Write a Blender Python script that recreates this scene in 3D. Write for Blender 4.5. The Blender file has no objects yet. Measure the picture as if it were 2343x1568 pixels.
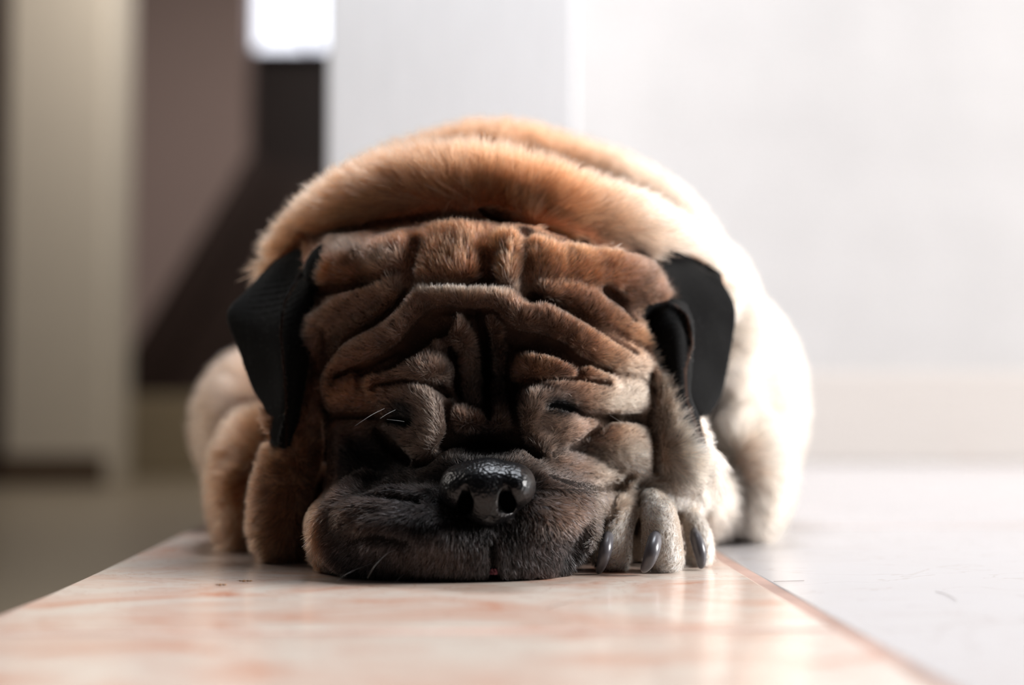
import bpy, math, random
import numpy as np
from mathutils import Vector
C = bpy.context; S = C.scene
rng = np.random.default_rng(7); random.seed(7)

# ------------------------------------------------------------------ camera, world, lights, exposure
FPX = 3254.0; CX, CY = 1171.5, 784.0; CAMH = 0.063; PITCH = math.radians(2.57)
cd = bpy.data.cameras.new('camera'); cam = bpy.data.objects.new('camera', cd); C.collection.objects.link(cam)
cd.lens = 50; cd.sensor_width = 36; cd.clip_start = 0.02
cam.location = (0, 0, CAMH); cam.rotation_euler = (math.pi/2 + PITCH, 0, 0)
cd.dof.use_dof = True; cd.dof.focus_distance = 0.524; cd.dof.aperture_fstop = 3.6
S.camera = cam
S.view_settings.view_transform = 'Standard'; S.view_settings.look = 'None'
S.view_settings.gamma = 1.0; S.view_settings.exposure = 0.22; S.view_settings.use_curve_mapping = False
S.cycles.use_denoising = True; S.cycles.max_bounces = 6; S.cycles.diffuse_bounces = 4
S.cycles.glossy_bounces = 3; S.cycles.transmission_bounces = 6; S.cycles.transparent_max_bounces = 8
S.cycles.sample_clamp_indirect = 4
w = bpy.data.worlds.new('daylight'); S.world = w; w.use_nodes = True
w.node_tree.nodes['Background'].inputs[0].default_value = (0.85, 0.9, 1.0, 1)
w.node_tree.nodes['Background'].inputs[1].default_value = 0.03

def area(name, loc, target, sx, sy, power, col):
    l = bpy.data.lights.new(name, 'AREA'); l.shape = 'RECTANGLE'; l.size = sx; l.size_y = sy
    l.energy = power; l.color = col
    o = bpy.data.objects.new(name, l); C.collection.objects.link(o); o.location = loc
    o.rotation_euler = (Vector(target)-Vector(loc)).to_track_quat('-Z', 'Y').to_euler(); return o
area('window_light', (2.9, 0.45, 1.3), (0.0, 0.8, 0.1), 1.1, 1.4, 205, (1.0, 0.975, 0.96))
area('top_back_light', (0.12, 1.0, 1.45), (0.0, 0.6, 0.05), 0.6, 0.4, 15.5, (0.88, 0.93, 1.0))  # unseen lamp added to light the fold tops from behind; no skylight here
area('left_fill_light', (-1.2, 1.25, .75), (-.1, .6, .05), .6, .8, 4.6, (1.0, .93, .86))  # unseen fill added for the dog's left side; no doorway stands there
area('hall_light', (-0.55, 3.6, 2.0), (-0.9, 3.8, 0.2), 0.6, 0.6, 24, (1.0, 0.93, 0.9))

# ------------------------------------------------------------------ helpers
cP, sP = math.cos(PITCH), math.sin(PITCH)
def W(px, py, d):
    """world point seen at pixel (px,py) whose world Y is d"""
    r = (px-CX)/FPX; u = -(py-CY)/FPX
    t = d/(cP - sP*u)
    return np.array([r*t, d, CAMH + t*(sP + cP*u)])
def proj(P):
    x, y, z = P[:, 0], P[:, 1], P[:, 2]-CAMH
    f = cP*y + sP*z; u = -sP*y + cP*z
    return CX + FPX*x/f, CY - FPX*u/f
def tag(o, label=None, cat=None, group=None, kind=None):
    for k, v in (('label', label), ('category', cat), ('group', group), ('kind', kind)):
        if v: o[k] = v
    return o
def mesh_obj(name, verts, faces, mat, parent=None, smooth=True):
    me = bpy.data.meshes.new(name); me.from_pydata([tuple(v) for v in verts], [], [tuple(f) for f in faces]); me.update()
    if smooth: me.polygons.foreach_set('use_smooth', [True]*len(me.polygons))
    o = bpy.data.objects.new(name, me); C.collection.objects.link(o)
    if mat: me.materials.append(mat)
    if parent: o.parent = parent
    return o
def np_mesh(name, V, Q, mat, parent=None):
    me = bpy.data.meshes.new(name); me.vertices.add(len(V)); me.vertices.foreach_set('co', V.astype(np.float32).ravel())
    me.loops.add(Q.size); me.loops.foreach_set('vertex_index', Q.astype(np.int32).ravel())
    me.polygons.add(len(Q)); me.polygons.foreach_set('loop_start', np.arange(len(Q), dtype=np.int32)*Q.shape[1])
    me.polygons.foreach_set('use_smooth', np.ones(len(Q), bool))
    me.update(calc_edges=True); me.validate()
    o = bpy.data.objects.new(name, me); C.collection.objects.link(o); me.materials.append(mat)
    if parent: o.parent = parent
    return o
def box(name, x0, x1, y0, y1, z0, z1, mat, parent=None, bevel=0.0, rot=0.0):
    c = ((x0+x1)/2, (y0+y1)/2, (z0+z1)/2); a, b, h = (x1-x0)/2, (y1-y0)/2, (z1-z0)/2
    v = [(sx*a, sy*b, sz*h) for sx in (-1, 1) for sy in (-1, 1) for sz in (-1, 1)]
    f = [(0, 1, 3, 2), (4, 6, 7, 5), (0, 4, 5, 1), (2, 3, 7, 6), (0, 2, 6, 4), (1, 5, 7, 3)]
    o = mesh_obj(name, v, f, mat, parent, smooth=False); o.location = c; o.rotation_euler.z = rot
    if bevel:
        m = o.modifiers.new('bevel', 'BEVEL'); m.width = bevel; m.segments = 3
    return o
class N:
    """small node-tree writer"""
    def __init__(s, name):
        s.m = bpy.data.materials.new(name); s.m.use_nodes = True; s.t = s.m.node_tree
        s.b = s.t.nodes['Principled BSDF']; s.out = s.t.nodes['Material Output']
    def n(s, typ, **kw):
        x = s.t.nodes.new(typ)
        for k, v in kw.items():
            if k.startswith('i_'): x.inputs[k[2:].replace('_', ' ')].default_value = v
            else: setattr(x, k, v)
        return x
    def l(s, a, b): s.t.links.new(a, b)
    def ramp(s, fac, stops):
        r = s.n('ShaderNodeValToRGB'); e = r.color_ramp.elements
        while len(e) < len(stops): e.new(0.5)
        for q, (p, c) in zip(e, stops): q.position = p; q.color = (*c, 1)
        s.l(fac, r.inputs[0]); return r.outputs[0]
def lin(*c): return tuple(((x/255)/12.92 if x/255 <= .04045 else ((x/255+.055)/1.055)**2.4) for x in c)
def plain(name, col, rough=0.6, spec=0.3, noise=0.04, scale=30):
    k = N(name); nz = k.n('ShaderNodeTexNoise'); nz.inputs['Scale'].default_value = scale; nz.inputs['Detail'].default_value = 5
    k.l(k.ramp(nz.outputs[0], [(0.3, tuple(max(0, x*(1-noise)) for x in col)), (0.7, tuple(min(1, x*(1+noise)) for x in col))]), k.b.inputs['Base Color'])
    k.b.inputs['Roughness'].default_value = rough; k.b.inputs['Specular IOR Level'].default_value = spec
    return k.m

# ------------------------------------------------------------------ setting
def marble(name, base, patch, vein, patch_pos, scale, rough=0.16):
    k = N(name); tc = k.n('ShaderNodeTexCoord'); mp = k.n('ShaderNodeMapping'); mp.inputs['Scale'].default_value = (1, 1.6, 1)
    k.l(tc.outputs['Object'], mp.inputs[0])
    a = k.n('ShaderNodeTexNoise'); a.inputs['Scale'].default_value = scale; a.inputs['Detail'].default_value = 7; a.inputs['Roughness'].default_value = 0.62; a.inputs['Distortion'].default_value = 1.2
    k.l(mp.outputs[0], a.inputs[0])
    c1 = k.ramp(a.outputs[0], [(0.40, base), (patch_pos, tuple((x+y)/2 for x, y in zip(base, patch))), (patch_pos+0.07, patch), (patch_pos+0.14, tuple(x*.5+y*.5 for x, y in zip(base, patch)))])
    b = k.n('ShaderNodeTexNoise'); b.inputs['Scale'].default_value = scale*1.7; b.inputs['Detail'].default_value = 4; b.inputs['Distortion'].default_value = 2.5
    k.l(mp.outputs[0], b.inputs[0])
    vm = k.ramp(b.outputs[0], [(0.485, (0, 0, 0)), (0.50, (1, 1, 1)), (0.515, (0, 0, 0))])
    mx = k.n('ShaderNodeMix', data_type='RGBA'); k.l(vm, mx.inputs[0]); k.l(c1, mx.inputs[6]); mx.inputs[7].default_value = (*vein, 1)
    fac = k.n('ShaderNodeMath', operation='MULTIPLY'); k.l(vm, fac.inputs[0]); fac.inputs[1].default_value = 0.35; k.l(fac.outputs[0], mx.inputs[0])
    k.l(mx.outputs[2], k.b.inputs['Base Color'])
    r = k.n('ShaderNodeMapRange'); k.l(a.outputs[0], r.inputs[0]); r.inputs[3].default_value = rough*0.8; r.inputs[4].default_value = rough*1.5
    k.l(r.outputs[0], k.b.inputs['Roughness']); k.b.inputs['Specular IOR Level'].default_value = 0.5
    return k.m
M_step = marble('cream_pink_marble', lin(218, 205, 193), lin(198, 142, 116), lin(160, 112, 94), 0.585, 13)
M_tile = marble('pale_marble', lin(187, 184, 185), lin(175, 168, 165), lin(156, 145, 140), 0.66, 6, 0.2)
M_grout = plain('pink_grout', lin(172, 144, 132), 0.8, 0.2, 0.25, 90)
M_lower = plain('dim_hall_tiles', lin(138, 126, 106), 0.35, 0.4, 0.05, 2)
M_white = plain('white_wall_paint', lin(177, 175, 174), 0.6)
M_pillar = plain('pillar_paint', lin(217, 218, 220), 0.6)
M_base = plain('baseboard_tile', lin(186, 180, 175), 0.35)
M_hall = plain('hall_wall_paint', lin(190, 166, 156), 0.7)
M_panel = plain('beige_wall_paint', lin(222, 212, 192), 0.7)
M_dark = plain('dark_stained_wood', lin(46, 33, 28), 0.5, 0.3, 0.25, 12)
M_brown = plain('brown_baseboard', lin(96, 80, 64), 0.5)

Y0 = .405; EDGE = -.157
def st(o, kind='structure', label=None): o['kind'] = kind; return o
# raised marble floor: slabs with a small gap, in one mesh; tilt of the joints follows the tiling
def slabs(name, rects, mat, z1, rot, thick=.02, bevel=.0012, parent=None):
    v, f = [], []
    for (x0, x1, y0, y1) in rects:
        n = len(v)
        v += [(x, y, z) for x in (x0, x1) for y in (y0, y1) for z in (z1-thick, z1)]
        f += [tuple(n+i for i in q) for q in [(0, 1, 3, 2), (4, 6, 7, 5), (0, 4, 5, 1), (2, 3, 7, 6), (0, 2, 6, 4), (1, 5, 7, 3)]]
    o = mesh_obj(name, v, f, mat, parent, smooth=False); o.location = (0.094, Y0, 0); o.rotation_euler.z = rot
    m = o.modifiers.new('bevel', 'BEVEL'); m.width = bevel; m.segments = 2; return o
floor = box('floor', EDGE+.002, 3.0, -1.5, 2.2, -.20, -.0002, M_grout); st(floor)
g = .0021
sl = slabs('edge_slab', [(-.251+.004, -g, y0+g, y1-g) for y0, y1 in ((-1.1, -.7), (-.7, -.35), (-.35, 0), (0, .35), (.35, .70), (.70, 1.05), (1.05, 1.4), (1.4, 1.75))], M_step, 0, .035)
xs_t = [(g+i*.45, (i+1)*.45-g) for i in range(6)]
ys_t = [(.345-.45*3+i*.45+g, .345-.45*3+(i+1)*.45-g) for i in range(6)]
sr = slabs('field_slab', [(a, b, c, d) for a, b in xs_t for c, d in ys_t], M_tile, 0, .035)
for o in (sl, sr): o.name = 'floor_tiles'; st(o)
o = box('floor_hallway', -4, EDGE+.002, -1.5, 9, -.2, -.17, M_lower); st(o)
o = box('floor_behind', EDGE+.002, 3, 2.2, 9, -.2, -.17, M_lower); st(o)
# right wall with baseboard, and the pillar
o = box('wall_right', .0, 3.0, 1.60, 1.75, -.02, 2.6, M_white); st(o)
o = box('baseboard_right', .0, 3.0, 1.583, 1.602, 0, .102, M_base, bevel=.003); st(o)
pl = W(748, 400, 1.30); pr = W(1318, 400, 1.30)
o = box('wall_pillar', pl[0], pr[0], 1.30, 1.60, -.02, 2.6, M_pillar, bevel=.002); st(o)
# hallway
a = W(14, 500, 4.2); b = W(242, 500, 4.2)
o = box('wall_left', a[0], b[0], 4.2, 4.5, -.17, 2.6, M_panel, bevel=.01); st(o)
o = box('baseboard_left', a[0]-.002, b[0]+.01, 4.182, 4.2, -.17, -.08, M_brown, bevel=.004); st(o)
o = box('wall_near_left', a[0]-1.2, a[0]-.01, 3.9, 4.4, -.17, 2.6, M_dark); st(o)
Yb = 5.6
a = W(200, 500, Yb); b = W(566, 500, Yb); c = W(800, 500, Yb)
wz = W(600, 100, Yb+.1)[2]
o = box('wall_hall', a[0], b[0], Yb, Yb+.1, -.17, 2.6, M_hall); st(o)
o = box('baseboard_hall', a[0], b[0]+.02, Yb-.02, Yb, -.17, -.05, M_brown); st(o)
o = box('wall_back', b[0], 3, Yb+.1, Yb+.2, -.17, wz-.03, M_dark); st(o)
k = N('window_daylight'); k.b.inputs['Base Color'].default_value = (1, 1, 1, 1)
k.b.inputs['Emission Color'].default_value = (.86, .9, 1, 1); k.b.inputs['Emission Strength'].default_value = 1.6
o = box('window_1', b[0], c[0]+.3, Yb+.16, Yb+.17, wz-.03, 2.6, k.m); st(o)
fr = box('window_frame', b[0], c[0]+.3, Yb+.10, Yb+.19, wz-.07, wz-.02, plain('window_frame_paint', lin(120, 100, 110), .5), None); st(fr); fr.name = 'trim_1'
mu = box('trim_2', W(690, 50, Yb)[0], W(702, 50, Yb)[0], Yb+.10, Yb+.155, wz-.02, 2.6, plain('mullion_paint', lin(200, 195, 205), .5)); st(mu)

# dark staircase in the hallway: stepped body between two stringers, on a beige plinth
stair = tag(bpy.data.objects.new('staircase', None), 'dark brown wooden staircase rising steeply beyond the beige wall, out of focus', 'staircase')
C.collection.objects.link(stair); Ys = 4.9
p0 = W(285, 905, Ys); p1 = W(592, 385, Ys); xr = W(790, 900, Ys)[0]
stair.location = (p0[0], Ys, -.17)
def sp(o): o.location = Vector(o.location)-stair.location; o.parent = stair; return o
nst = 6; v, f = [], []
prof = [(p0[0], p0[2])]
for i in range(nst):
    t0, t1 = i/nst, (i+1)/nst
    xa = p0[0]+(p1[0]-p0[0])*t0; za = p0[2]+(p1[2]-p0[2])*t1
    prof += [(xa, za), (p0[0]+(p1[0]-p0[0])*t1, za)]
prof += [(xr, p1[2]), (xr, p0[2])]
n = len(prof)
v = [(x, Ys, z) for x, z in prof]+[(x, Ys+.6, z) for x, z in prof]
f = [tuple(range(n)), tuple(range(2*n-1, n-1, -1))]+[(i, i+n, (i+1) % n+n, (i+1) % n) for i in range(n)]
sp(mesh_obj('stair_body', v, f, M_dark, None, smooth=False))
nv = [(p0[0]-.03, p0[2]), (p0[0]-.03, p0[2]+.06), (p1[0]-.03, p1[2]+.04), (p1[0]+.08, p1[2]), (p0[0]+.1, p0[2])]
v = [(x, Ys-.03, z) for x, z in nv]+[(x, Ys, z) for x, z in nv]
f = [tuple(range(5)), tuple(range(9, 4, -1))]+[(i, i+5, (i+1) % 5+5, (i+1) % 5) for i in range(5)]
sp(mesh_obj('stringer', v, f, M_dark, None, smooth=False))
sp(box('plinth', p0[0]-.16, xr, Ys-.12, Ys+.6, -.17, p0[2], plain('plinth_paint', lin(138, 124, 98), .7), bevel=.01))

# ------------------------------------------------------------------ volume sculpting
class Vol:
    def __init__(s, xs, ys, zs):
        s.x, s.y, s.z = [np.asarray(a, np.float32) for a in (xs, ys, zs)]
        s.F = np.full((len(xs), len(ys), len(zs)), 0.03, np.float32); s.g = 1.0
    def sl(s, lo, hi):
        r = []
        for a, l, h in zip((s.x, s.y, s.z), lo, hi):
            r.append(slice(max(0, int(np.searchsorted(a, l))-1), min(len(a), int(np.searchsorted(a, h))+1)))
        return tuple(r)
    def grid(s, q): return s.x[q[0]][:, None, None], s.y[q[1]][None, :, None], s.z[q[2]][None, None, :]
    def add(s, q, d, k):
        f = s.F[q]; h = np.maximum(k-np.abs(f-d), 0)/k; s.F[q] = np.minimum(f, d)-h*h*k*.25
    def sub(s, q, d, k):
        f = s.F[q]; d = -d; h = np.maximum(k-np.abs(f-d), 0)/k; s.F[q] = np.maximum(f, d)+h*h*k*.25
    def ell(s, c, r, k=.01, sub=False, rotz=0.0, tilt=0.0):
        c = np.asarray(c); r = np.asarray(r); m = float(max(r))+2*k if (rotz or tilt) else r+2*k
        q = s.sl(c-m, c+m); X, Y, Z = s.grid(q); X = X-c[0]; Y = Y-c[1]; Z = Z-c[2]
        if tilt: X, Z = X*math.cos(tilt)+Z*math.sin(tilt), -X*math.sin(tilt)+Z*math.cos(tilt)
        if rotz: X, Y = X*math.cos(rotz)+Y*math.sin(rotz), -X*math.sin(rotz)+Y*math.cos(rotz)
        k0 = np.sqrt((X/r[0])**2+(Y/r[1])**2+(Z/r[2])**2); k1 = np.sqrt((X/r[0]**2)**2+(Y/r[1]**2)**2+(Z/r[2]**2)**2)
        d = k0*(k0-1)/np.maximum(k1, 1e-6); (s.sub if sub else s.add)(q, d.astype(np.float32), k)
    def chain(s, P, R, k=.004, sub=False):
        P = np.asarray(P, float); R = np.asarray(R, float); m = R.max()+2*k
        q = s.sl(P.min(0)-m, P.max(0)+m); D = np.full(s.F[q].shape, .03, np.float32)
        for a, b, ra, rb in zip(P[:-1], P[1:], R[:-1], R[1:]):
            mm = max(ra, rb)+2*k+.001; w = s.sl(np.minimum(a, b)-mm, np.maximum(a, b)+mm)
            w = tuple(slice(max(i.start, j.start), max(max(i.start, j.start), min(i.stop, j.stop))) for i, j in zip(w, q))
            X, Y, Z = s.grid(w); ab = b-a; L = max(float(ab@ab), 1e-12)
            t = np.clip(((X-a[0])*ab[0]+(Y-a[1])*ab[1]+(Z-a[2])*ab[2])/L, 0, 1)
            d = np.sqrt((X-a[0]-t*ab[0])**2+(Y-a[1]-t*ab[1])**2+(Z-a[2]-t*ab[2])**2)-(ra+t*(rb-ra))
            o = tuple(slice(i.start-j.start, i.stop-j.start) for i, j in zip(w, q))
            D[o] = np.minimum(D[o], d)
        (s.sub if sub else s.add)(q, D, k)
    def hit(s, px, py, lo=.47, hi=.75, n=500):
        ds = np.linspace(lo, hi, n); P = np.array([W(px, py, d) for d in ds])
        i = np.clip(np.interp(P[:, 0], s.x, np.arange(len(s.x))), 0, len(s.x)-1.001)
        j = np.clip(np.interp(P[:, 1], s.y, np.arange(len(s.y))), 0, len(s.y)-1.001)
        k = np.clip(np.interp(P[:, 2], s.z, np.arange(len(s.z))), 0, len(s.z)-1.001)
        i0, j0, k0 = i.astype(int), j.astype(int), k.astype(int); fi, fj, fk = i-i0, j-j0, k-k0; v = 0
        for a in (0, 1):
            for b in (0, 1):
                for c in (0, 1):
                    v = v+s.F[i0+a, j0+b, k0+c]*(fi if a else 1-fi)*(fj if b else 1-fj)*(fk if c else 1-fk)
        h = np.nonzero(v < 0)[0]
        return ds[h[0]] if len(h) else None
    def mesh(s):
        F = s.F; I = F < 0
        cnt = np.zeros(tuple(n-1 for n in F.shape), np.uint8)
        for a in (0, 1):
            for b in (0, 1):
                for c in (0, 1): cnt += I[a:F.shape[0]-1+a, b:F.shape[1]-1+b, c:F.shape[2]-1+c]
        act = (cnt > 0) & (cnt < 8); ci = np.argwhere(act); idx = np.full(cnt.shape, -1, np.int32); idx[act] = np.arange(len(ci))
        corners = [(a, b, c) for a in (0, 1) for b in (0, 1) for c in (0, 1)]
        val = {co: F[ci[:, 0]+co[0], ci[:, 1]+co[1], ci[:, 2]+co[2]] for co in corners}
        acc = np.zeros((len(ci), 3)); num = np.zeros(len(ci))
        for co in corners:
            for ax in range(3):
                if co[ax]: continue
                c2 = list(co); c2[ax] = 1; c2 = tuple(c2); a, b = val[co], val[c2]; m = (a < 0) != (b < 0)
                t = np.where(m, a/np.where(m, a-b, 1), 0); p = np.tile(np.array(co, float), (len(ci), 1)); p[:, ax] += t
                acc[m] += p[m]; num[m] += 1
        loc = acc/num[:, None]; V = np.empty_like(loc)
        for ax, arr in enumerate((s.x, s.y, s.z)):
            i = ci[:, ax]; V[:, ax] = arr[i]+(arr[i+1]-arr[i])*loc[:, ax]
        Q = []
        for ax in range(3):
            sl0 = [slice(None)]*3; sl1 = [slice(None)]*3; sl0[ax] = slice(0, -1); sl1[ax] = slice(1, None)
            A, B = I[tuple(sl0)], I[tuple(sl1)]; e = np.argwhere(A != B); u, v = (ax+1) % 3, (ax+2) % 3
            e = e[(e[:, u] > 0) & (e[:, v] > 0) & (e[:, u] < F.shape[u]-1) & (e[:, v] < F.shape[v]-1)]
            flip = A[e[:, 0], e[:, 1], e[:, 2]]; q = []
            for du, dv in ((-1, -1), (0, -1), (0, 0), (-1, 0)):
                w = e.copy(); w[:, u] += du; w[:, v] += dv; q.append(idx[w[:, 0], w[:, 1], w[:, 2]])
            q = np.stack(q, 1); q[~flip] = q[~flip][:, ::-1]; Q.append(q)
        return V, np.concatenate(Q)

def catmull(P, n=6):
    P = np.asarray(P, float)
    if len(P) < 3: return np.array([P[0]+(P[-1]-P[0])*t for t in np.linspace(0, 1, n+1)])
    E_ = np.vstack([2*P[0]-P[1], P, 2*P[-1]-P[-2]]); out = []
    for i in range(len(P)-1):
        a, b, c, d = E_[i:i+4]
        for t in np.linspace(0, 1, n, endpoint=False):
            out.append(.5*((2*b)+(c-a)*t+(2*a-5*b+4*c-d)*t*t+(3*b-a-3*c+d)*t**3))
    out.append(P[-1]); return np.array(out)

def axis(parts):
    out = [parts[0][0]]
    for a, b, h in parts:
        n = max(1, round((b-a)/h)); out += list(a+(b-a)*np.arange(1, n+1)/n)
    return np.array(out)
H = .0008
V_ = Vol(axis([(-.185, -.112, .002), (-.112, .102, H), (.102, .21, .002)]),
         axis([(.47, .49, .002), (.49, .606, .0009), (.606, .70, .0018), (.70, 1.02, .005)]),
         axis([(-.012, .146, H), (.146, .22, .0018)]))
def pe(px, py, d, rx, rz, ry, k=.012, **kw):
    V_.ell(W(px, py, d), (rx*d/FPX, ry, rz*d/FPX), k, **kw)
def pc(pts, k=.005, n=5, sub=False):
    """tube through (px, py, depth, radius px)"""
    A = catmull(pts, n); V_.chain([W(a[0], a[1], a[2]) for a in A], [max(a[3], 1)*a[2]/FPX for a in A], k, sub)
def fold(pts, pr=.7, k=.0035, n=5):
    """raised roll following the skin: (px, py, radius px[, protrusion])"""
    pts = [tuple(p)+(pr,) if len(p) == 3 else p for p in pts]
    A = catmull(pts, n); d = np.array([V_.hit(a[0], a[1]) or np.nan for a in A])
    ok = ~np.isnan(d); d = np.interp(np.arange(len(d)), np.nonzero(ok)[0], d[ok])
    for _ in range(3):
        e = np.pad(d, 1, mode='edge'); d = (e[:-2]+2*e[1:-1]+e[2:])/4
    r = A[:, 2]*d/FPX; c = d+r*(1-A[:, 3])
    V_.chain([W(a[0], a[1], y) for a, y in zip(A, c)], r, k)
GRV = []
def groove(pts, dp=1.0, k=.0022, n=5):
    """crease: (px, py, radius px), dp = how deep the tube sits (in radii)"""
    A = catmull(pts, n); d = np.array([V_.hit(a[0], a[1]) or np.nan for a in A])
    ok = ~np.isnan(d); d = np.interp(np.arange(len(d)), np.nonzero(ok)[0], d[ok])
    for _ in range(2):
        e = np.pad(d, 1, mode='edge'); d = (e[:-2]+2*e[1:-1]+e[2:])/4
    A[:, 2] *= 1.2; dp *= 1.35; r = A[:, 2]*d/FPX
    P = [W(a[0], a[1], y) for a, y in zip(A, d+r*dp*.75)]
    V_.chain(P, r, k, True)
    if dp > 1.2: V_.chain([W(a[0], a[1], y) for a, y in zip(A, d+r*dp*1.7)], r*.8, k, True)
    GRV.append((A[:, :2], A[:, 2]))

# --- trunk, far to near
pe(1150, 930, .90, 400, 440, .14, .03)
pe(1160, 930, .745, 515, 505, .105, .02)        # shoulders and scruff dome
pe(1150, 1000, .655, 430, 420, .06, .02)         # neck
pe(610, 975, .80, 140, 165, .075, .02)          # far thigh, window-less side
pe(1665, 930, .78, 150, 250, .08, .02)          # thigh by the wall
pe(1630, 780, .72, 90, 200, .05, .02)
pe(1690, 1090, .69, 95, 140, .05, .014)         # elbow
pe(600, 1120, .665, 85, 160, .05, .014)         # chest fur
# --- skull
pe(1105, 800, .610, 405, 330, .070, .015)
pe(1100, 665, .608, 370, 150, .044, .018)
pe(1115, 900, .601, 355, 255, .066, .012)
pe(870, 1060, .598, 130, 130, .045, .012)
pe(1400, 1035, .596, 118, 95, .038, .018)
pe(1110, 1060, .556, 170, 90, .036, .012)       # bridge
pe(1010, 1195, .563, 290, 122, .056, .012)      # muzzle, lips
pe(860, 1215, .565, 138, 88, .044, .010)
pe(1222, 1180, .560, 160, 118, .050, .012)
pe(1050, 1250, .550, 265, 78, .036, .02)
pe(1110, 850, .525, 150, 120, .030, .008, sub=True)    # hollow between the brows
pe(810, 1025, .530, 95, 70, .034, .006, sub=True)
pe(1110, 1010, .525, 110, 40, .018, .006, sub=True)
# scruff rolls
pc([(1150, 392, .69, 60), (1000, 396, .685, 62), (890, 436, .68, 62), (775, 510, .67, 62), (700, 600, .67, 60)], .02)
pc([(1110, 394, .69, 58), (1250, 402, .685, 66), (1400, 448, .68, 70), (1520, 530, .67, 70), (1600, 650, .67, 60), (1640, 760, .67, 50)], .025)
pc([(650, 640, .625, 40), (700, 560, .62, 50), (770, 500, .605, 58), (880, 448, .592, 66), (1000, 428, .586, 68), (1110, 432, .586, 68),
    (1220, 458, .586, 68), (1330, 496, .590, 68), (1450, 532, .598, 64), (1560, 590, .62, 52), (1630, 670, .64, 44)], .008)
# side rolls
pc([(720, 650, .61, 40), (705, 740, .595, 42), (700, 850, .588, 46), (690, 950, .585, 50), (665, 1050, .582, 58), (645, 1140, .580, 64), (640, 1215, .580, 62), (650, 1255, .580, 50)], .005)
pc([(1440, 760, .585, 36), (1492, 830, .578, 42), (1530, 920, .573, 50), (1556, 1010, .570, 60), (1566, 1070, .571, 58), (1555, 1095, .574, 48)], .005)
# forehead bumps
fold([(1010, 560, 36), (1000, 595, 42), (1000, 630, 38)], .45, .008)
fold([(1060, 555, 32), (1065, 590, 34), (1062, 630, 26)], .3, .010)
fold([(1200, 575, 40), (1215, 620, 40)], .3, .012)
fold([(935, 590, 38), (930, 625, 34)], .3, .012)
fold([(1165, 560, 28), (1168, 595, 28), (1165, 640, 28)], .6, .006)
fold([(1255, 600, 42), (1295, 625, 48), (1335, 645, 42)], .5, .008)
fold([(1330, 595, 36), (1390, 615, 40), (1440, 630, 40)], .4, .008)
fold([(1400, 610, 44), (1450, 640, 46), (1484, 685, 40), (1490, 715, 28)], .5, .008)
fold([(770, 590, 40), (830, 590, 44), (890, 595, 42)], .6, .008)
fold([(740, 620, 40), (800, 620, 36)], .3, .01)
# outer rolls of the brow
fold([(708, 810, 28), (735, 760, 36), (790, 712, 38), (845, 676, 36), (895, 645, 26)], .65)
fold([(1240, 672, 22), (1310, 682, 28), (1360, 708, 35), (1410, 738, 37), (1455, 772, 36), (1490, 815, 30)], .65)
# side of the eyes
fold([(762, 888, 38), (790, 905, 46), (850, 898, 42)], .5, .006)
fold([(1018, 862, 24), (1000, 848, 34), (930, 845, 31), (865, 858, 30)], .85)
fold([(1186, 850, 28), (1225, 836, 36), (1280, 836, 34), (1335, 852, 26), (1380, 872, 20)], .85)
fold([(1206, 900, 20), (1263, 888, 24), (1320, 896, 32), (1385, 910, 42), (1435, 908, 48), (1452, 915, 42)], .5, .005)
# eye mounds
fold([(905, 945, 40), (945, 970, 48), (955, 1000, 42)], .9, .004)
fold([(868, 898, 20), (925, 896, 25), (972, 916, 29), (992, 955, 31), (990, 1000, 29), (966, 1032, 24)], .75, .004)
fold([(1250, 940, 46), (1272, 970, 48), (1262, 998, 40)], .85, .004)
fold([(1222, 918, 24), (1212, 955, 27), (1222, 995, 27), (1255, 1020, 22)], .65, .004)
fold([(1335, 955, 22), (1318, 985, 24), (1285, 1008, 20)], .6, .004)
# frown folds between the eyes
fold([(1030, 738, 18), (1052, 764, 23), (1069, 791, 26), (1079, 822, 27), (1079, 853, 27), (1077, 890, 23), (1085, 918, 17)], 1.0)
fold([(1128, 770, 14), (1142, 800, 18), (1150, 840, 16)], .2, .006)
fold([(1140, 890, 19), (1146, 930, 23), (1142, 965, 19)], .8)
fold([(1045, 952, 22), (1085, 968, 22), (1110, 975, 16)], .7)
# main brow fold
fold([(752, 880, 20, .5), (766, 848, 24), (795, 815, 28), (840, 793, 29), (888, 768, 27), (918, 735, 25), (946, 702, 23), (972, 677, 22), (1010, 671, 24),
      (1070, 682, 24), (1120, 682, 22), (1160, 698, 27), (1195, 724, 31), (1233, 722, 31), (1280, 743, 32), (1332, 777, 36), (1385, 806, 37), (1450, 834, 34), (1490, 860, 26)], 1.05)
# cheeks
fold([(1350, 1020, 26), (1400, 1018, 36), (1445, 1030, 40), (1458, 1056, 34)], .2, .010)
fold([(1255, 1045, 20), (1320, 1070, 26), (1380, 1090, 30), (1425, 1098, 29)], 1.15, .003)
fold([(1250, 1112, 20), (1330, 1135, 26), (1390, 1132, 20)], .6, .006)
fold([(830, 1105, 20), (790, 1138, 24), (756, 1180, 28), (742, 1220, 28), (768, 1258, 26)], .6, .007)
fold([(960, 1150, 22), (880, 1150, 26), (810, 1180, 24)], .35, .008)
fold([(1010, 1215, 18), (930, 1210, 24), (850, 1225, 20)], .35, .008)
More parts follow.
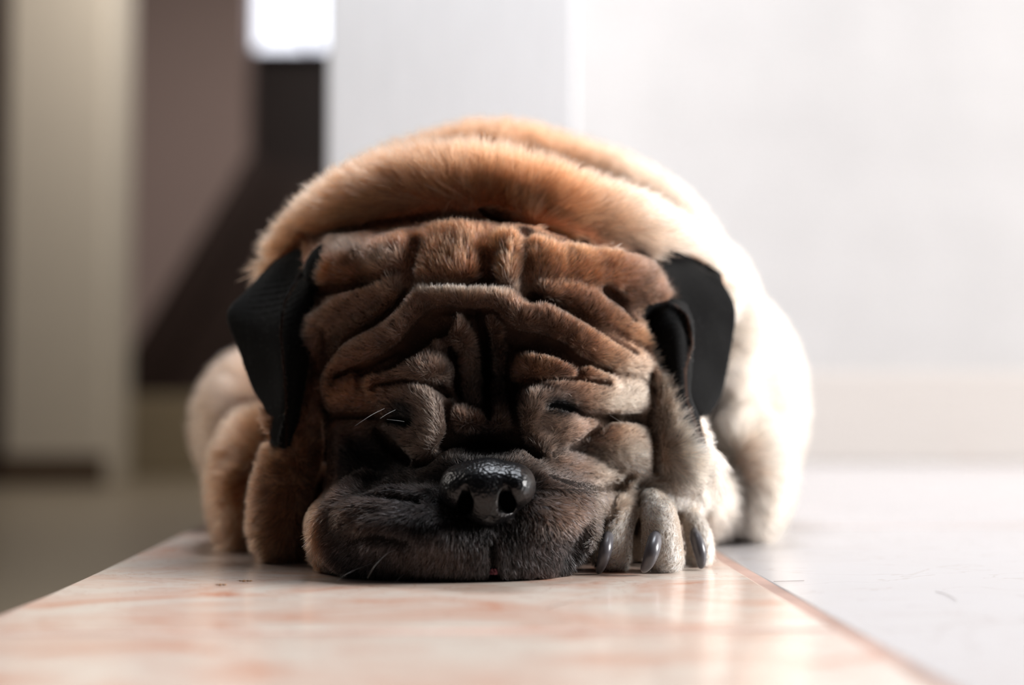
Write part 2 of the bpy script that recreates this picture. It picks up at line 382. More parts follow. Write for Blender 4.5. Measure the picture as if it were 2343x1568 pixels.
# creases
groove([(700, 535, 8), (780, 516, 10), (900, 502, 13), (1000, 492, 17), (1090, 490, 18), (1190, 514, 17), (1300, 548, 14), (1400, 570, 11), (1480, 585, 9)], 2.2, .003)
for dd in (.556, .570, .584):
    pc([(860, 506, dd+.006, 10), (1000, 493, dd, 17), (1090, 491, dd, 20), (1200, 517, dd, 18), (1320, 553, dd+.004, 14), (1420, 576, dd+.01, 9)], .003, sub=True)
groove([(950, 560, 9), (944, 610, 12), (930, 650, 9)], .4, .005)
groove([(1108, 600, 9), (1112, 640, 13)], .9, .005)
groove([(1200, 530, 5), (1203, 590, 8), (1205, 650, 9), (1222, 690, 8)], .25, .006)
groove([(985, 648, 8), (1060, 650, 8), (1130, 650, 7)], .8, .003)
groove([(1385, 668, 9), (1405, 685, 11), (1450, 725, 10)], .9, .004)
groove([(715, 668, 10), (780, 660, 12), (850, 645, 9), (905, 620, 6)], .8, .004)
groove([(742, 838, 8), (800, 775, 8), (870, 735, 9), (905, 705, 9), (935, 668, 8)], 1.3)
groove([(1212, 680, 8), (1255, 690, 7), (1320, 728, 7), (1400, 775, 7), (1450, 805, 6)], 1.1)
groove([(770, 862, 5), (830, 838, 7), (880, 815, 9), (925, 785, 11), (965, 740, 12), (1005, 712, 11), (1070, 716, 9)], 1.4)
groove([(1075, 716, 9), (1130, 714, 10), (1170, 748, 12), (1220, 768, 10), (1280, 790, 11), (1330, 825, 9), (1390, 850, 6)], 1.4)
groove([(860, 885, 5), (920, 873, 6), (985, 882, 8), (1020, 905, 9)], 1.2)
groove([(1178, 895, 9), (1210, 878, 6), (1270, 868, 5), (1340, 870, 5), (1390, 880, 4)], 1.2)
groove([(830, 852, 8), (890, 836, 12), (945, 800, 18), (985, 762, 20), (1020, 742, 16)], 1.0, .004)
groove([(1165, 772, 14), (1215, 792, 17), (1270, 808, 15), (1325, 836, 9)], 1.0, .004)
groove([(1085, 732, 14), (1108, 780, 15), (1114, 850, 14)], 1.0, .004)
groove([(1018, 770, 9), (1038, 820, 12), (1040, 870, 12), (1052, 915, 9)], 1.4)
groove([(1098, 720, 8), (1108, 780, 10), (1114, 850, 12), (1115, 920, 10), (1118, 965, 7)], 1.4)
groove([(1168, 800, 9), (1165, 850, 10), (1172, 910, 9), (1176, 970, 8)], 1.2)
groove([(1022, 930, 8), (1025, 990, 9), (1000, 1045, 9), (960, 1062, 9)], 1.2)
groove([(1186, 960, 7), (1192, 1010, 8), (1225, 1045, 8)], 1.0)
groove([(890, 962, 4), (915, 958, 6), (940, 966, 5)], .9, .002)
groove([(1250, 932, 4), (1280, 930, 6), (1315, 940, 5)], .9, .002)
groove([(738, 955, 8), (800, 948, 10), (860, 952, 9), (900, 962, 6), (935, 975, 4)], 1.2)      # closed eye
groove([(865, 985, 8), (895, 1025, 12), (940, 1058, 12)], 1.0)
groove([(1262, 928, 4), (1300, 938, 5), (1345, 950, 6), (1400, 956, 8), (1468, 960, 10)], 1.1)   # the other eye
groove([(1400, 958, 6), (1365, 985, 7), (1318, 1015, 7), (1262, 1043, 6)], 1.1)
groove([(1030, 1015, 12), (1100, 1000, 12), (1180, 1010, 12)], .8, .005)
groove([(1440, 1092, 6), (1400, 1118, 7), (1320, 1112, 7), (1262, 1092, 6)], 1.1)
groove([(1490, 860, 7), (1492, 930, 9), (1494, 1010, 10), (1498, 1070, 11)], 1.3)
groove([(745, 760, 5), (738, 860, 7), (738, 950, 12), (752, 1040, 20), (738, 1110, 20), (706, 1170, 15), (692, 1240, 12)], 1.6)
groove([(1126, 1240, 4), (1128, 1285, 5), (1130, 1325, 7)], 1.2)
groove([(930, 1240, 4), (870, 1225, 5), (810, 1235, 5)], .4, .004)
groove([(965, 1145, 4), (900, 1135, 5), (840, 1130, 5)], .4, .004)
# gap under the lip, then the paw with three toes in view
for dd in (.505, .522, .540, .556):
    pc([(1425, 1160, dd, 14), (1375, 1212, dd, 32), (1338, 1265, dd, 46), (1330, 1335, dd, 54)], .003, sub=True)
pe(1475, 1260, .588, 95, 66, .016, .006)
pc([(1505, 1150, .575, 50), (1560, 1140, .62, 70), (1650, 1150, .68, 80)], .008)
pc([(1462, 1152, .566, 30), (1515, 1146, .568, 40), (1572, 1164, .575, 36)], .006)
pc([(1440, 1150, .562, 28), (1418, 1180, .555, 40), (1402, 1220, .550, 45), (1398, 1260, .549, 46), (1402, 1283, .551, 36)], .0022)
pc([(1492, 1150, .560, 32), (1508, 1185, .551, 42), (1514, 1230, .547, 46), (1518, 1268, .546, 46), (1520, 1280, .547, 40)], .0022)
pc([(1550, 1160, .574, 26), (1578, 1190, .568, 28), (1596, 1230, .565, 30), (1600, 1268, .564, 30), (1592, 1282, .565, 26)], .0022)
groove([(1460, 1150, 5), (1459, 1200, 8), (1458, 1250, 9), (1457, 1300, 8)], 1.7, .002)
groove([(1552, 1170, 5), (1562, 1215, 7), (1570, 1255, 7)], 1.5, .002)
# far paw under the cheek
# ears
def ear(rows, th=.0021, sub=6, k=.0025):
    """rows of (px, py, depth) control points, each row across the flap, rows down the flap"""
    G = np.array(rows, float); A = np.array([catmull(r, sub) for r in G]); B = np.array([catmull(A[:, j], sub) for j in range(A.shape[1])])
    m = B.shape[1]
    for j in range(m):
        P = [W(*b) for b in B[:, j]]; V_.chain(P, [th]*len(P), k if j == 0 else .0008)
# left ear: base flap sweeping out then folding down
ear([[(745, 560, .600), (700, 575, .604), (660, 590, .608), (625, 610, .612)],
     [(725, 610, .590), (680, 640, .594), (620, 650, .600), (570, 672, .606)],
     [(708, 690, .580), (660, 720, .580), (590, 735, .590), (530, 722, .600)],
     [(702, 790, .576), (665, 800, .573), (610, 800, .583), (556, 800, .594)],
     [(694, 870, .575), (665, 875, .570), (630, 875, .578), (585, 880, .588)],
     [(680, 940, .574), (662, 950, .569), (640, 945, .573), (615, 932, .580)],
     [(662, 1000, .575), (652, 1015, .571), (642, 1015, .572), (630, 1000, .575)]])
fold_rim = [(698, 615, .588, 5), (655, 680, .573, 5), (642, 760, .568, 4), (650, 850, .564, 4), (655, 930, .564, 4), (640, 1010, .568, 5)]
pc(fold_rim, .002)
# right ear: back flap behind, folded tip in front
ear([[(1500, 570, .600), (1540, 590, .606), (1590, 620, .612), (1640, 640, .616)],
     [(1515, 650, .600), (1560, 665, .606), (1620, 680, .612), (1672, 705, .618)],
     [(1530, 740, .602), (1580, 750, .608), (1630, 765, .614), (1668, 775, .620)],
     [(1545, 830, .604), (1580, 835, .608), (1620, 840, .614), (1655, 845, .618)],
     [(1570, 900, .604), (1590, 905, .606), (1620, 905, .610), (1642, 900, .614)],
     [(1588, 942, .604), (1598, 944, .605), (1608, 944, .607), (1618, 940, .610)]])
ear([[(1465, 700, .588), (1500, 692, .584), (1535, 692, .584), (1560, 700, .590)],
     [(1480, 760, .583), (1515, 750, .574), (1550, 745, .572), (1578, 750, .580)],
     [(1505, 840, .580), (1530, 830, .570), (1555, 825, .568), (1574, 835, .574)],
     [(1530, 905, .578), (1545, 900, .569), (1558, 900, .567), (1570, 905, .571)],
     [(1560, 960, .576), (1570, 958, .569), (1580, 958, .567), (1590, 962, .570)],
     [(1592, 1015, .575), (1600, 1018, .572), (1606, 1020, .571), (1612, 1026, .572)]])
pc([(1535, 698, .578, 5), (1570, 722, .572, 6), (1582, 785, .570, 6), (1566, 850, .569, 5), (1570, 915, .568, 6), (1592, 975, .567, 6), (1612, 1035, .568, 6)], .002)
# rest on the floor
V_.F = np.maximum(V_.F, (.0006-V_.z)[None, None, :])
BV, BQ = V_.mesh()
# light smoothing
def nbr_smooth(V, Q, it=2, lam=.4):
    for _ in range(it):
        A = np.zeros_like(V); n = np.zeros(len(V))
        for a, b in ((0, 1), (1, 2), (2, 3), (3, 0)):
            np.add.at(A, Q[:, a], V[Q[:, b]]); np.add.at(A, Q[:, b], V[Q[:, a]]); np.add.at(n, Q[:, a], 1); np.add.at(n, Q[:, b], 1)
        V = V+lam*(A/np.maximum(n, 1)[:, None]-V)
    return V
BV = nbr_smooth(BV, BQ)
def vnormals(V, Q):
    fn = np.cross(V[Q[:, 2]]-V[Q[:, 0]], V[Q[:, 3]]-V[Q[:, 1]]); n = np.zeros_like(V)
    for i in range(4): np.add.at(n, Q[:, i], fn)
    return n/np.maximum(np.linalg.norm(n, axis=1), 1e-12)[:, None], np.linalg.norm(fn, axis=1)*.5
BN, BA = vnormals(BV, BQ)

# ------------------------------------------------------------------ coat colours (pigment of the animal, with some light and shade painted in)
def inpoly(px, py, poly):
    r = np.zeros(px.shape, bool); n = len(poly); j = n-1
    for i in range(n):
        xi, yi = poly[i]; xj, yj = poly[j]
        c = ((yi > py) != (yj > py)) & (px < (xj-xi)*(py-yi)/(yj-yi+1e-9)+xi); r ^= c; j = i
    return r
EAR_L = [(745, 535), (690, 560), (630, 595), (570, 650), (505, 705), (535, 790), (565, 880), (600, 935), (625, 955), (615, 1010), (640, 1040), (672, 1020), (690, 930), (704, 860), (712, 780), (722, 700), (735, 640), (750, 590)]
EAR_R = [(1488, 560), (1560, 575), (1650, 620), (1700, 700), (1690, 800), (1665, 900), (1620, 960), (1600, 960), (1625, 1060), (1585, 1020), (1550, 950), (1518, 860), (1470, 745), (1470, 700), (1530, 690)]
def blob(px, py, x, y, rx, ry, a=0.0):
    dx, dy = px-x, py-y; c, s_ = math.cos(a), math.sin(a)
    u = (dx*c+dy*s_)/rx; v = (-dx*s_+dy*c)/ry
    return np.exp(-(u*u+v*v))
FAWN = np.array(lin(176, 108, 77)); LGT = np.array(lin(158, 132, 116)); TAN = np.array(lin(166, 112, 80)); BRN = np.array(lin(118, 70, 44)); GRY = np.array(lin(98, 74, 60))
DRK = np.array(lin(27, 20, 18)); BLK = np.array(lin(11, 10, 10)); CRM = np.array(lin(232, 208, 184))
def sstep(a, b, x): t = np.clip((x-a)/(b-a), 0, 1); return t*t*(3-2*t)
def mixc(c, col, w): return c*(1-w)[:, None]+col[None, :]*w[:, None]
def coat(P):
    px, py = proj(P); y = P[:, 1]
    # head = near part below the scruff crease
    crease = np.interp(px, [600, 700, 850, 1000, 1090, 1200, 1300, 1400, 1500, 1620], [632, 530, 496, 478, 476, 506, 540, 565, 584, 700])  # raised onto the roll: dark face colour paints its underside shade
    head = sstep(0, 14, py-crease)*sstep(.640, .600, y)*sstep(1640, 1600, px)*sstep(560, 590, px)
    c = np.tile(FAWN, (len(P), 1)); c = mixc(c, CRM, .6*sstep(1250, 1700, px)); c = mixc(c, CRM, .25*sstep(640, 520, px)*(y > .7))  # body paler to the right: window light painted into the coat
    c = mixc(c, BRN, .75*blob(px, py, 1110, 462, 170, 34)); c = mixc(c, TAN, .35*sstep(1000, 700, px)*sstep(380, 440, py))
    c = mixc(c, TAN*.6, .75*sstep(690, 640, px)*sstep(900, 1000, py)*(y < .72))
    f = np.tile(BRN, (len(P), 1))
    f = mixc(f, GRY, .75*sstep(640, 700, py)); f = mixc(f, TAN, .8*sstep(1250, 1480, px)*sstep(640, 800, py))  # tan towards the right paints in the window-side light
    f = mixc(f, TAN, .6*blob(px, py, 1160, 580, 60, 90)); f = mixc(f, TAN, .6*blob(px, py, 1320, 570, 120, 60)); f = mixc(f, TAN, .5*blob(px, py, 1020, 560, 60, 60))
    f = mixc(f, CRM, .6*blob(px, py, 1050, 660, 140, 16)); f = mixc(f, LGT, .8*blob(px, py, 790, 565, 60, 30, .4)); f = mixc(f, LGT, .6*blob(px, py, 885, 595, 40, 30)); f = mixc(f, GRY, .9*blob(px, py, 1480, 640, 70, 90))  # cream band is a painted highlight along the brow top
    f = mixc(f, BRN, .9*blob(px, py, 800, 890, 80, 60)); f = mixc(f, BRN, .8*blob(px, py, 1390, 880, 110, 26, .25)); f = mixc(f, CRM, .6*blob(px, py, 1440, 925, 70, 34))  # cream blob paints direct window light on the right lid
    f = mixc(f, BLK, .9*blob(px, py, 1115, 850, 150, 130)); f = mixc(f, GRY, .75*blob(px, py, 1068, 810, 22, 70)); f = mixc(f, BRN, .5*blob(px, py, 1080, 960, 60, 24)); f = mixc(f, GRY, .7*blob(px, py, 960, 848, 60, 24)); f = mixc(f, TAN, .5*blob(px, py, 1225, 840, 50, 30))  # black thumbprint pigment; it also paints shade in the brow hollow
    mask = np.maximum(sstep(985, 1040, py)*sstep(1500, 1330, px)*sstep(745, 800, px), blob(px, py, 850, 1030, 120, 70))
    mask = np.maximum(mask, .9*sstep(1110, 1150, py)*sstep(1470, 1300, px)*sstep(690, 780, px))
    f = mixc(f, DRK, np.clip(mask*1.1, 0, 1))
    f = mixc(f, BLK, .9*blob(px, py, 1325, 1275, 55, 65)); f = mixc(f, BLK, blob(px, py, 1110, 1080, 170, 110)); f = mixc(f, BLK, .8*blob(px, py, 1120, 1270, 70, 80)); f = mixc(f, BLK, .8*blob(px, py, 1090, 1000, 120, 40))  # first black blob paints shade in the gap between lip and paw
    f = mixc(f, GRY, .6*blob(px, py, 1290, 1160, 75, 45)); f = mixc(f, GRY, .3*blob(px, py, 790, 1180, 80, 60)); f = mixc(f, GRY, .2*blob(px, py, 1010, 1275, 110, 30))
    f = mixc(f, LGT, .9*blob(px, py, 970, 960, 60, 75)); f = mixc(f, LGT, .85*blob(px, py, 1260, 965, 75, 75)); f = mixc(f, LGT, .9*blob(px, py, 1405, 1094, 62, 24, .3)); f = mixc(f, GRY, .7*blob(px, py, 1310, 1065, 60, 18, .4))
    f = mixc(f, CRM, .9*blob(px, py, 1450, 1050, 55, 45)); f = mixc(f, BLK, np.clip(1.3*blob(px, py, 922, 956, 46, 36, -.5), 0, 1)); f = mixc(f, BLK, np.clip(1.3*blob(px, py, 1285, 934, 56, 30, .25), 0, 1)); f = mixc(f, BLK, .85*blob(px, py, 1420, 958, 60, 13, .1))  # cream paints light on the cheek; last black strip paints the slit's shadow
    f = mixc(f, DRK, .4*blob(px, py, 1370, 1005, 60, 25, -.3))
    lr = sstep(1490, 1510, px)*sstep(780, 860, py); f = mixc(f, TAN, lr); f = mixc(f, CRM, .85*lr*sstep(880, 1040, py)*sstep(1500, 1570, px))  # cream on the outer right roll paints in the strong window light
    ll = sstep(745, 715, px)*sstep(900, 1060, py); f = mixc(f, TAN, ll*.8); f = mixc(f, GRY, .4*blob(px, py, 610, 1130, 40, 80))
    f = mixc(f, CRM, .45*sstep(1330, 1470, px)*sstep(780, 880, py)*(1-.9*blob(px, py, 1400, 1000, 90, 45))); nz_ = np.sin(P[:, 0]*260+2*np.sin(P[:, 2]*190))*np.sin(P[:, 2]*310+1.7*np.sin(P[:, 0]*150+1))+.6*np.sin(P[:, 0]*610+P[:, 2]*240+2*np.sin(P[:, 2]*520))  # cream over the right face stands in for stronger window light
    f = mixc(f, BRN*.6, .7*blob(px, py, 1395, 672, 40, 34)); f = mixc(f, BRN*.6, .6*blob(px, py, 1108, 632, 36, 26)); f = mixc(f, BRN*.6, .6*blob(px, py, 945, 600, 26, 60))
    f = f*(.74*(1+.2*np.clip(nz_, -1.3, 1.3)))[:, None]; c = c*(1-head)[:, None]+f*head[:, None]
    pw = (px > 1350) & (py > 1104) & (y < .60) & (py > 1140+(1455-px)*.95) & (py > 1095+np.abs(px-1520)*.3) & (px < 1640) & (y < .61)
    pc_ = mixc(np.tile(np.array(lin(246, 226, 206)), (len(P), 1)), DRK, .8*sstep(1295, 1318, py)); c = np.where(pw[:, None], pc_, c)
    e1 = inpoly(px, py, EAR_L) & (y < .622) & ((px < 700) | (y < .583)); e2 = inpoly(px, py, EAR_R) & (y < .63)
    ear_ = e1 | e2; c = np.where(ear_[:, None], BLK[None, :]*.5, c)
    rim = (np.abs(np.interp(py, [615, 690, 760, 850, 930], [692, 652, 642, 650, 655])-px) < 3) & e1; c = np.where(rim[:, None], BRN*.18, c)
    rim2 = e2 & (y < .580) & (np.abs(np.interp(py, [698, 722, 785, 850, 915, 975, 1035], [1545, 1572, 1584, 1568, 1572, 1594, 1613])-px) < 3.5); c = np.where(rim2[:, None], TAN*.16, c)
    return c, head, ear_, pw

k = N('coat_skin'); at = k.n('ShaderNodeAttribute'); at.attribute_name = 'coat'; k.l(at.outputs['Color'], k.b.inputs['Base Color'])
k.b.inputs['Roughness'].default_value = .85; k.b.inputs['Specular IOR Level'].default_value = .15; M_skin = k.m
pug = np_mesh('pug', BV, BQ, M_skin)
tag(pug, 'fawn pug with black mask asleep on the marble, one paw beside its cheek', 'dog')
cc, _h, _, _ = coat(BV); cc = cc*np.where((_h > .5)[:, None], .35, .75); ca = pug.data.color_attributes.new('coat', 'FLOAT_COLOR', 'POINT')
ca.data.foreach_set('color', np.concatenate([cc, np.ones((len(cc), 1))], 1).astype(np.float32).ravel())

# ------------------------------------------------------------------ fur
def hashv(ix, n=3, seed=0):
    h = (ix[:, 0].astype(np.int64)*73856093) ^ (ix[:, 1].astype(np.int64)*19349663) ^ (ix[:, 2].astype(np.int64)*83492791) ^ (seed*2654435761)
    out = []
    for i in range(n):
        g_ = (h*(6364136223846793005 % (2**31))+i*1442695041+12345) & 0x7fffffff; g_ = (g_ ^ (g_ >> 13))*1274126177 & 0x7fffffff; out.append(g_/0x7fffffff)
    return np.stack(out, 1)
def curves_obj(name, P, R, col, mat, parent):
    n, m = P.shape[:2]; hc = bpy.data.hair_curves.new(name); hc.add_curves([m]*n)
    hc.attributes['position'].data.foreach_set('vector', P.astype(np.float32).ravel())
    ra = hc.attributes.new('radius', 'FLOAT', 'POINT'); ra.data.foreach_set('value', R.astype(np.float32).ravel())
    a = hc.attributes.new('tint', 'FLOAT_COLOR', 'CURVE'); a.data.foreach_set('color', np.concatenate([col, np.ones((n, 1))], 1).astype(np.float32).ravel())
    o = bpy.data.objects.new(name, hc); C.collection.objects.link(o); hc.materials.append(mat); o.parent = parent; return o
k = N('fur_strands'); at = k.n('ShaderNodeAttribute'); at.attribute_name = 'tint'
hb = k.n('ShaderNodeBsdfHairPrincipled'); hb.model = 'CHIANG'; hb.parametrization = 'COLOR'
k.l(at.outputs['Color'], hb.inputs['Color']); hb.inputs['Roughness'].default_value = .35; hb.inputs['Radial Roughness'].default_value = .5; hb.inputs['IOR'].default_value = 1.34
k.l(hb.outputs[0], k.out.inputs['Surface']); M_fur = k.m

def make_fur():
    px, py = proj(BV); cen = BV[BQ].mean(1); nf = BN[BQ[:, 0]]; fx, fy = proj(cen)
    view = cen-np.array([0, 0, CAMH]); view /= np.linalg.norm(view, axis=1)[:, None]
    facing = -(nf*view).sum(1)
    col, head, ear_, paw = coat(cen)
    dens = np.where(head > .5, 6.2e6, 3.0e6); dens = np.where(ear_, 2.6e6, dens); dens = np.where(cen[:, 1] > .72, 1.3e6, dens); dens = np.where(paw, 5e6, dens)
    dens = dens*((facing > -.45) & (cen[:, 1] < .93) & (cen[:, 2] > .0015))
    # nose leather stays bare
    nose = ((fx-1120)/98)**2+((fy-1118)/60)**2 < 1; nose &= cen[:, 1] < .53; dens = np.where(nose, 0, dens)
    wgt = BA*dens; tot = wgt.sum(); n = int(tot)
    fi = rng.choice(len(BQ), n, p=wgt/tot)
    u, v = rng.random((2, n)); q = BQ[fi]; w4 = np.stack([(1-u)*(1-v), u*(1-v), u*v, (1-u)*v], 1)[:, :, None]
    p = (BV[q]*w4).sum(1); nn = (BN[q]*w4).sum(1); nn /= np.linalg.norm(nn, axis=1)[:, None]
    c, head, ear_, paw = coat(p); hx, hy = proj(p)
    # flow of the coat
    org = W(1120, 1090, .50); d1 = p-org; d1[:, 1] *= 1.2
    d2 = p-W(1105, 620, .545)
    hd = head[:, None] > .5; D = np.where(hd, d1, d2)
    low = (hy > 1120) & (head > .5); D[low, 2] -= .03
    D[paw] = p[paw]-W(1490, 1060, .60); D[ear_] = np.array([0, -.1, -1.0]); D[ear_, 0] = np.where(hx[ear_] < 1100, .25, .2)
    D /= np.linalg.norm(D, axis=1)[:, None]
    cl = hashv(np.floor(p/.0034), 3, 1)-.5; cl2 = hashv(np.floor(p/.012), 3, 5)-.5
    D = D+cl*.55+cl2*.35+rng.normal(0, .13, (n, 3))
    D -= nn*(D*nn).sum(1)[:, None]; D /= np.linalg.norm(D, axis=1)[:, None]
    L = np.where(head > .5, .0037, .0135); fo = (head > .5) & (hy < 650); L = np.where(fo, .0055, L); L = np.where(ear_, .0015, L); L = np.where(paw, .0036, L)
    L = np.where((head > .5) & (blob(hx, hy, 1120, 1090, 150, 90) > .35), .0032, L)
    L = np.where((head > .5) & ((hx > 1500) | (hx < 730)) & ~ear_ & ~paw, .0065, L)
    for A, r in GRV:
        m = (hx > A[:, 0].min()-25) & (hx < A[:, 0].max()+25) & (hy > A[:, 1].min()-25) & (hy < A[:, 1].max()+25); ii = np.nonzero(m)[0]
        if len(ii):
            dd = np.min(np.hypot(hx[ii, None]-A[None, :, 0], hy[ii, None]-A[None, :, 1])-r[None, :], axis=1)
            L[ii] *= np.clip(.45+dd/22, .4, 1)
    L = L*rng.uniform(.65, 1.2, n)
    lift = np.where(head > .5, .36, .5); lift = np.where(ear_, .15, lift); lift = np.where(paw, .28, lift); lift = lift*rng.uniform(.6, 1.3, n)
    K = 4; P = np.zeros((n, K, 3)); P[:, 0] = p-nn*.0003; cur = P[:, 0]; cz = rng.normal(0, .08, (n, 3))
    for i in range(1, K):
        t = (i-.5)/(K-1); d = D+nn*(lift*(1.35-t))[:, None]+cz*t*2; d /= np.linalg.norm(d, axis=1)[:, None]
        cur = cur+d*(L/(K-1))[:, None]; P[:, i] = cur
    P[:, :, 2] = np.maximum(P[:, :, 2], .0003)
    w0 = np.where(head > .5, .000115, .00014); w0 = np.where(ear_, .0001, w0)*rng.uniform(.75, 1.25, n)
    R = w0[:, None]*np.array([1, .95, .75, .15])[None, :]
    c = c*rng.uniform(.55, 1.45, n)[:, None]
    r = rng.random(n); hh = (head > .5) & ~ear_
    c = np.where((hh & (r < .16))[:, None], c*.35, c); c = np.where((hh & (r > .90) & (blob(hx, hy, 1110, 1050, 170, 70) < .35))[:, None], np.maximum(c*1.8, np.array(lin(112, 100, 96))*.8), c)
    lip = hh & (hx > 780) & (hx < 1400) & (((hy > 1235) & (r > .70)) | ((hy > 1120) & (r > .87))); c = np.where(lip[:, None], np.array(lin(92, 86, 90))[None, :]*rng.uniform(.5, 1.1, n)[:, None], c)
    c = np.where((~hh & ~ear_ & (r < .06))[:, None], c*.5, c)
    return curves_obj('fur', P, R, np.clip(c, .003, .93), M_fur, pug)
make_fur()

# ------------------------------------------------------------------ nose leather
nv = Vol(*(axis([(a, b, .0005)]) for a, b in ((-.032, .016), (.488, .535), (.0, .058))))
def ne(px, py, d, rx, rz, ry, k=.003, **kw): nv.ell(W(px, py, d), (rx*d/FPX, ry, rz*d/FPX), k, **kw)
def ncn(pts, k=.002, sub=False):
    A = catmull(pts, 5); nv.chain([W(a[0], a[1], a[2]) for a in A], [a[3]*a[2]/FPX for a in A], k, sub)
ne(1115, 1125, .522, 98, 66, .025, .006)
ne(1115, 1146, .530, 88, 56, .020, .006)
ne(1184, 1112, .509, 42, 47, .014, .002)
ne(1050, 1117, .514, 44, 48, .013, .004)
ne(1120, 1130, .512, 40, 62, .013, .008)
ne(1114, 1100, .512, 78, 38, .013, .006)
ne(1124, 1200, .530, 40, 62, .014, .004)
ne(1170, 1192, .519, 30, 20, .010)
ne(1072, 1198, .521, 30, 22, .010)
ncn([(1160, 1124, .497, 9), (1156, 1144, .499, 17), (1160, 1164, .501, 19), (1180, 1174, .504, 15), (1205, 1172, .508, 11), (1234, 1158, .512, 8)], .0012, True)
ncn([(1158, 1142, .508, 16), (1162, 1162, .512, 17)], .001, True)
ncn([(1066, 1140, .508, 13), (1063, 1162, .510, 14)], .001, True)
ncn([(1066, 1124, .499, 9), (1067, 1145, .502, 13), (1060, 1162, .504, 14), (1042, 1172, .508, 11), (1010, 1176, .513, 6)], .0015, True)
ncn([(1118, 1135, .5005, 2), (1121, 1180, .502, 5), (1125, 1225, .503, 6), (1128, 1275, .506, 5)], .002, True)
ne(1161, 1150, .503, 18, 27, .016, .0012, sub=True, tilt=.25)
ne(1066, 1152, .504, 17, 26, .016, .0012, sub=True, tilt=-.25)
NV, NQ = nv.mesh(); NV = nbr_smooth(NV, NQ, 2)
k = N('nose_leather'); vo = k.n('ShaderNodeTexVoronoi'); vo.inputs['Scale'].default_value = 950; vo.feature = 'SMOOTH_F1'
tc = k.n('ShaderNodeTexCoord'); k.l(tc.outputs['Object'], vo.inputs[0])
bp = k.n('ShaderNodeBump'); bp.inputs['Strength'].default_value = .6; bp.inputs['Distance'].default_value = .0006; k.l(vo.outputs['Distance'], bp.inputs['Height']); k.l(bp.outputs[0], k.b.inputs['Normal'])
k.b.inputs['Base Color'].default_value = (*lin(7, 7, 9), 1); k.b.inputs['Roughness'].default_value = .3; k.b.inputs['Specular IOR Level'].default_value = .32
nose = np_mesh('nose', NV, NQ, k.m, pug); nose['label'] = 'moist black nose'

# claws
k = N('claw_horn'); k.b.inputs['Base Color'].default_value = (*lin(84, 84, 88), 1); k.b.inputs['Roughness'].default_value = .3
nz = k.n('ShaderNodeTexNoise'); nz.inputs['Scale'].default_value = 400; k.l(k.ramp(nz.outputs[0], [(.35, lin(46, 44, 46)), (.7, lin(92, 90, 96))]), k.b.inputs['Base Color']); M_claw = k.m
def tube(name, P, R, mat, parent, seg=20, caps=True):
    P = np.array(P, float); v, f = [], []; up = np.array([1., 0, 0])
    T = np.gradient(P, axis=0)
    for i, (p, r) in enumerate(zip(P, R)):
        t = T[i]/np.linalg.norm(T[i]); a = up-t*(up@t); a /= np.linalg.norm(a); b = np.cross(t, a)
        v += [p+r*(a*math.cos(2*math.pi*j/seg)+b*math.sin(2*math.pi*j/seg)) for j in range(seg)]
    for i in range(len(P)-1):
        for j in range(seg): f.append((i*seg+j, i*seg+(j+1) % seg, (i+1)*seg+(j+1) % seg, (i+1)*seg+j))
    f += [tuple(range(seg))[::-1], tuple(range((len(P)-1)*seg, len(P)*seg))]
    return mesh_obj(name, v, f, mat, parent)
for pts in ([(1392, 1222, .545, 9), (1390, 1234, .540, 14), (1385, 1260, .535, 15), (1378, 1288, .535, 12), (1371, 1306, .537, 8), (1369, 1311, .538, 3)],
            [(1500, 1222, .542, 9), (1498, 1236, .537, 16), (1492, 1262, .532, 17), (1483, 1288, .532, 14), (1474, 1303, .534, 9), (1472, 1308, .535, 3)],
            [(1588, 1215, .560, 8), (1592, 1230, .555, 14), (1600, 1256, .551, 15), (1604, 1280, .550, 12), (1604, 1294, .551, 9), (1603, 1300, .552, 3)]):
    A = catmull(pts, 5); tube('claw', [W(a[0], a[1], a[2]) for a in A], [a[3]*a[2]/FPX for a in A], M_claw, pug)
# tongue tip
k = N('tongue_skin'); k.b.inputs['Base Color'].default_value = (*lin(150, 84, 96), 1); k.b.inputs['Roughness'].default_value = .4
A = catmull([(1112, 1314, .524, 6), (1122, 1312, .517, 9), (1134, 1312, .516, 10), (1146, 1313, .520, 8)], 4)
tube('tongue', [W(a[0], a[1], a[2])+np.array([0, 0, .0006]) for a in A], [a[3]*a[2]/FPX*.8 for a in A], k.m, pug)
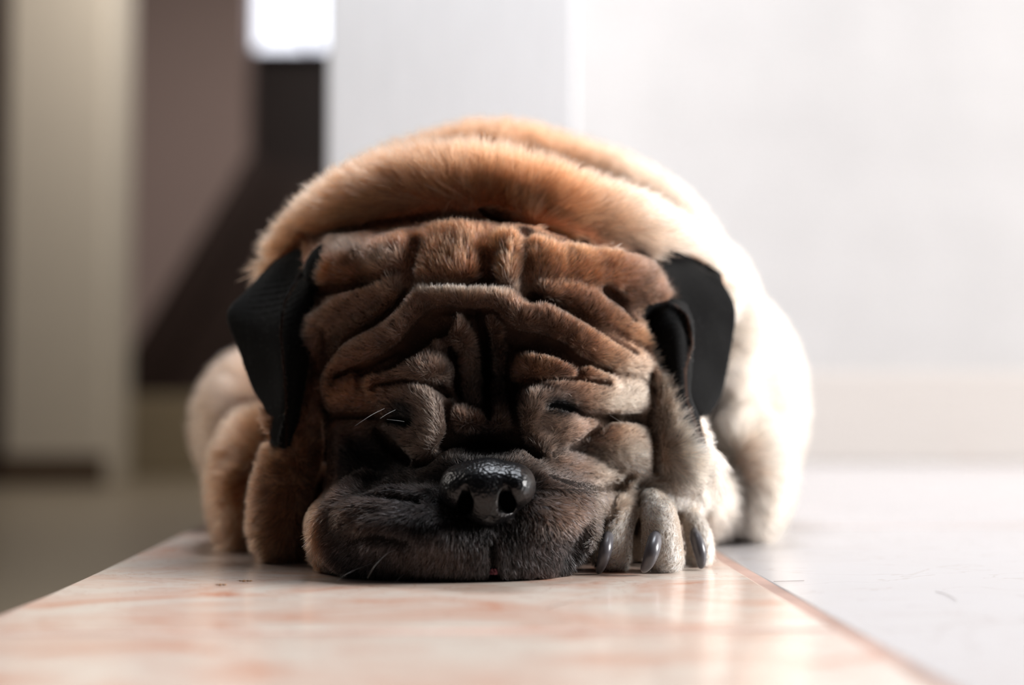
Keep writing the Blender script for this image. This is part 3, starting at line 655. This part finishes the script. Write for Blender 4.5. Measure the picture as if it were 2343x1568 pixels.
# whiskers and lashes
wh = [[(938, 1253, .512), (895, 1262, .505), (862, 1290, .500), (840, 1325, .500)], [(935, 1310, .515), (920, 1318, .510), (905, 1332, .507)],
      [(905, 938, .530), (885, 948, .522), (870, 958, .518)], [(925, 965, .53), (905, 962, .522), (885, 960, .518)], [(880, 935, .53), (850, 950, .52), (812, 975, .515)],
      [(1180, 1100, .51), (1228, 1104, .503), (1250, 1097, .50)], [(1395, 950, .55), (1420, 965, .545), (1440, 972, .54)], [(850, 1290, .512), (800, 1310, .505), (770, 1330, .502)]]
Pw = np.array([[W(*a) for a in catmull(w_, 3)[np.linspace(0, len(catmull(w_, 3))-1, 6).astype(int)]] for w_ in wh]); Pw[:, :, 2] = np.maximum(Pw[:, :, 2], .0005)
curves_obj('whiskers', Pw, np.tile(np.array([.00005, .00005, .00006, .00005, .00004, .00002]), (len(wh), 1)), np.tile(np.array([.55, .6, .7]), (len(wh), 1)), M_fur, pug)

# crumbs and shed hairs lying on the floor
M_crumb = plain('dry_crumb', lin(150, 116, 84), .8, .2, .3, 200)
def floor_pt(px, py):
    r = (px-CX)/FPX; u = -(py-CY)/FPX; t = -CAMH/(sP+cP*u); return np.array([r*t, t*(cP-sP*u), 0.])
for (px, py, ln, lab) in ((505, 1343, .0040, 'flat brown crumb on the marble near the step edge, the one nearer the edge'), (560, 1334, .0052, 'thin brown crumb on the marble beside the muzzle, longer of the two')):
    p = floor_pt(px, py); n_ = 9
    P = [(-ln/2+ln*i/(n_-1), .0004*math.sin(i*1.7), .0005) for i in range(n_)]
    o = tube('crumb', P, [.0001+.00022*math.sin(math.pi*(i+.3)/(n_+.2))*(1+.4*math.sin(i*2.1)) for i in range(n_)], M_crumb, None, 8)
    o.location = (p[0], p[1], .0002); tag(o, lab, 'crumb', 'crumbs on the marble step')
M_hair = plain('shed_hair', lin(96, 76, 66), .5)
for pts, lab in (([(1770, 1333), (1800, 1332), (1840, 1331)], 'fine shed dog hair lying across the joint beside the paw'),
                 ([(2140, 1356), (2165, 1362), (2188, 1376)], 'fine curved shed dog hair alone on the pale floor tile'),
                 ([(1250, 1395), (1285, 1384), (1312, 1378)], 'fine pale shed dog hair on the marble in front of the nose')):
    P = np.array([floor_pt(*a) for a in catmull(pts, 4)]); b0 = P[0].copy(); P -= b0; P[:, 2] += .0003
    o = tube('shed_hair', P, [.00007]*len(P), M_hair, None, 6); o.location = b0; tag(o, lab, 'hair', 'shed hairs on the floor')
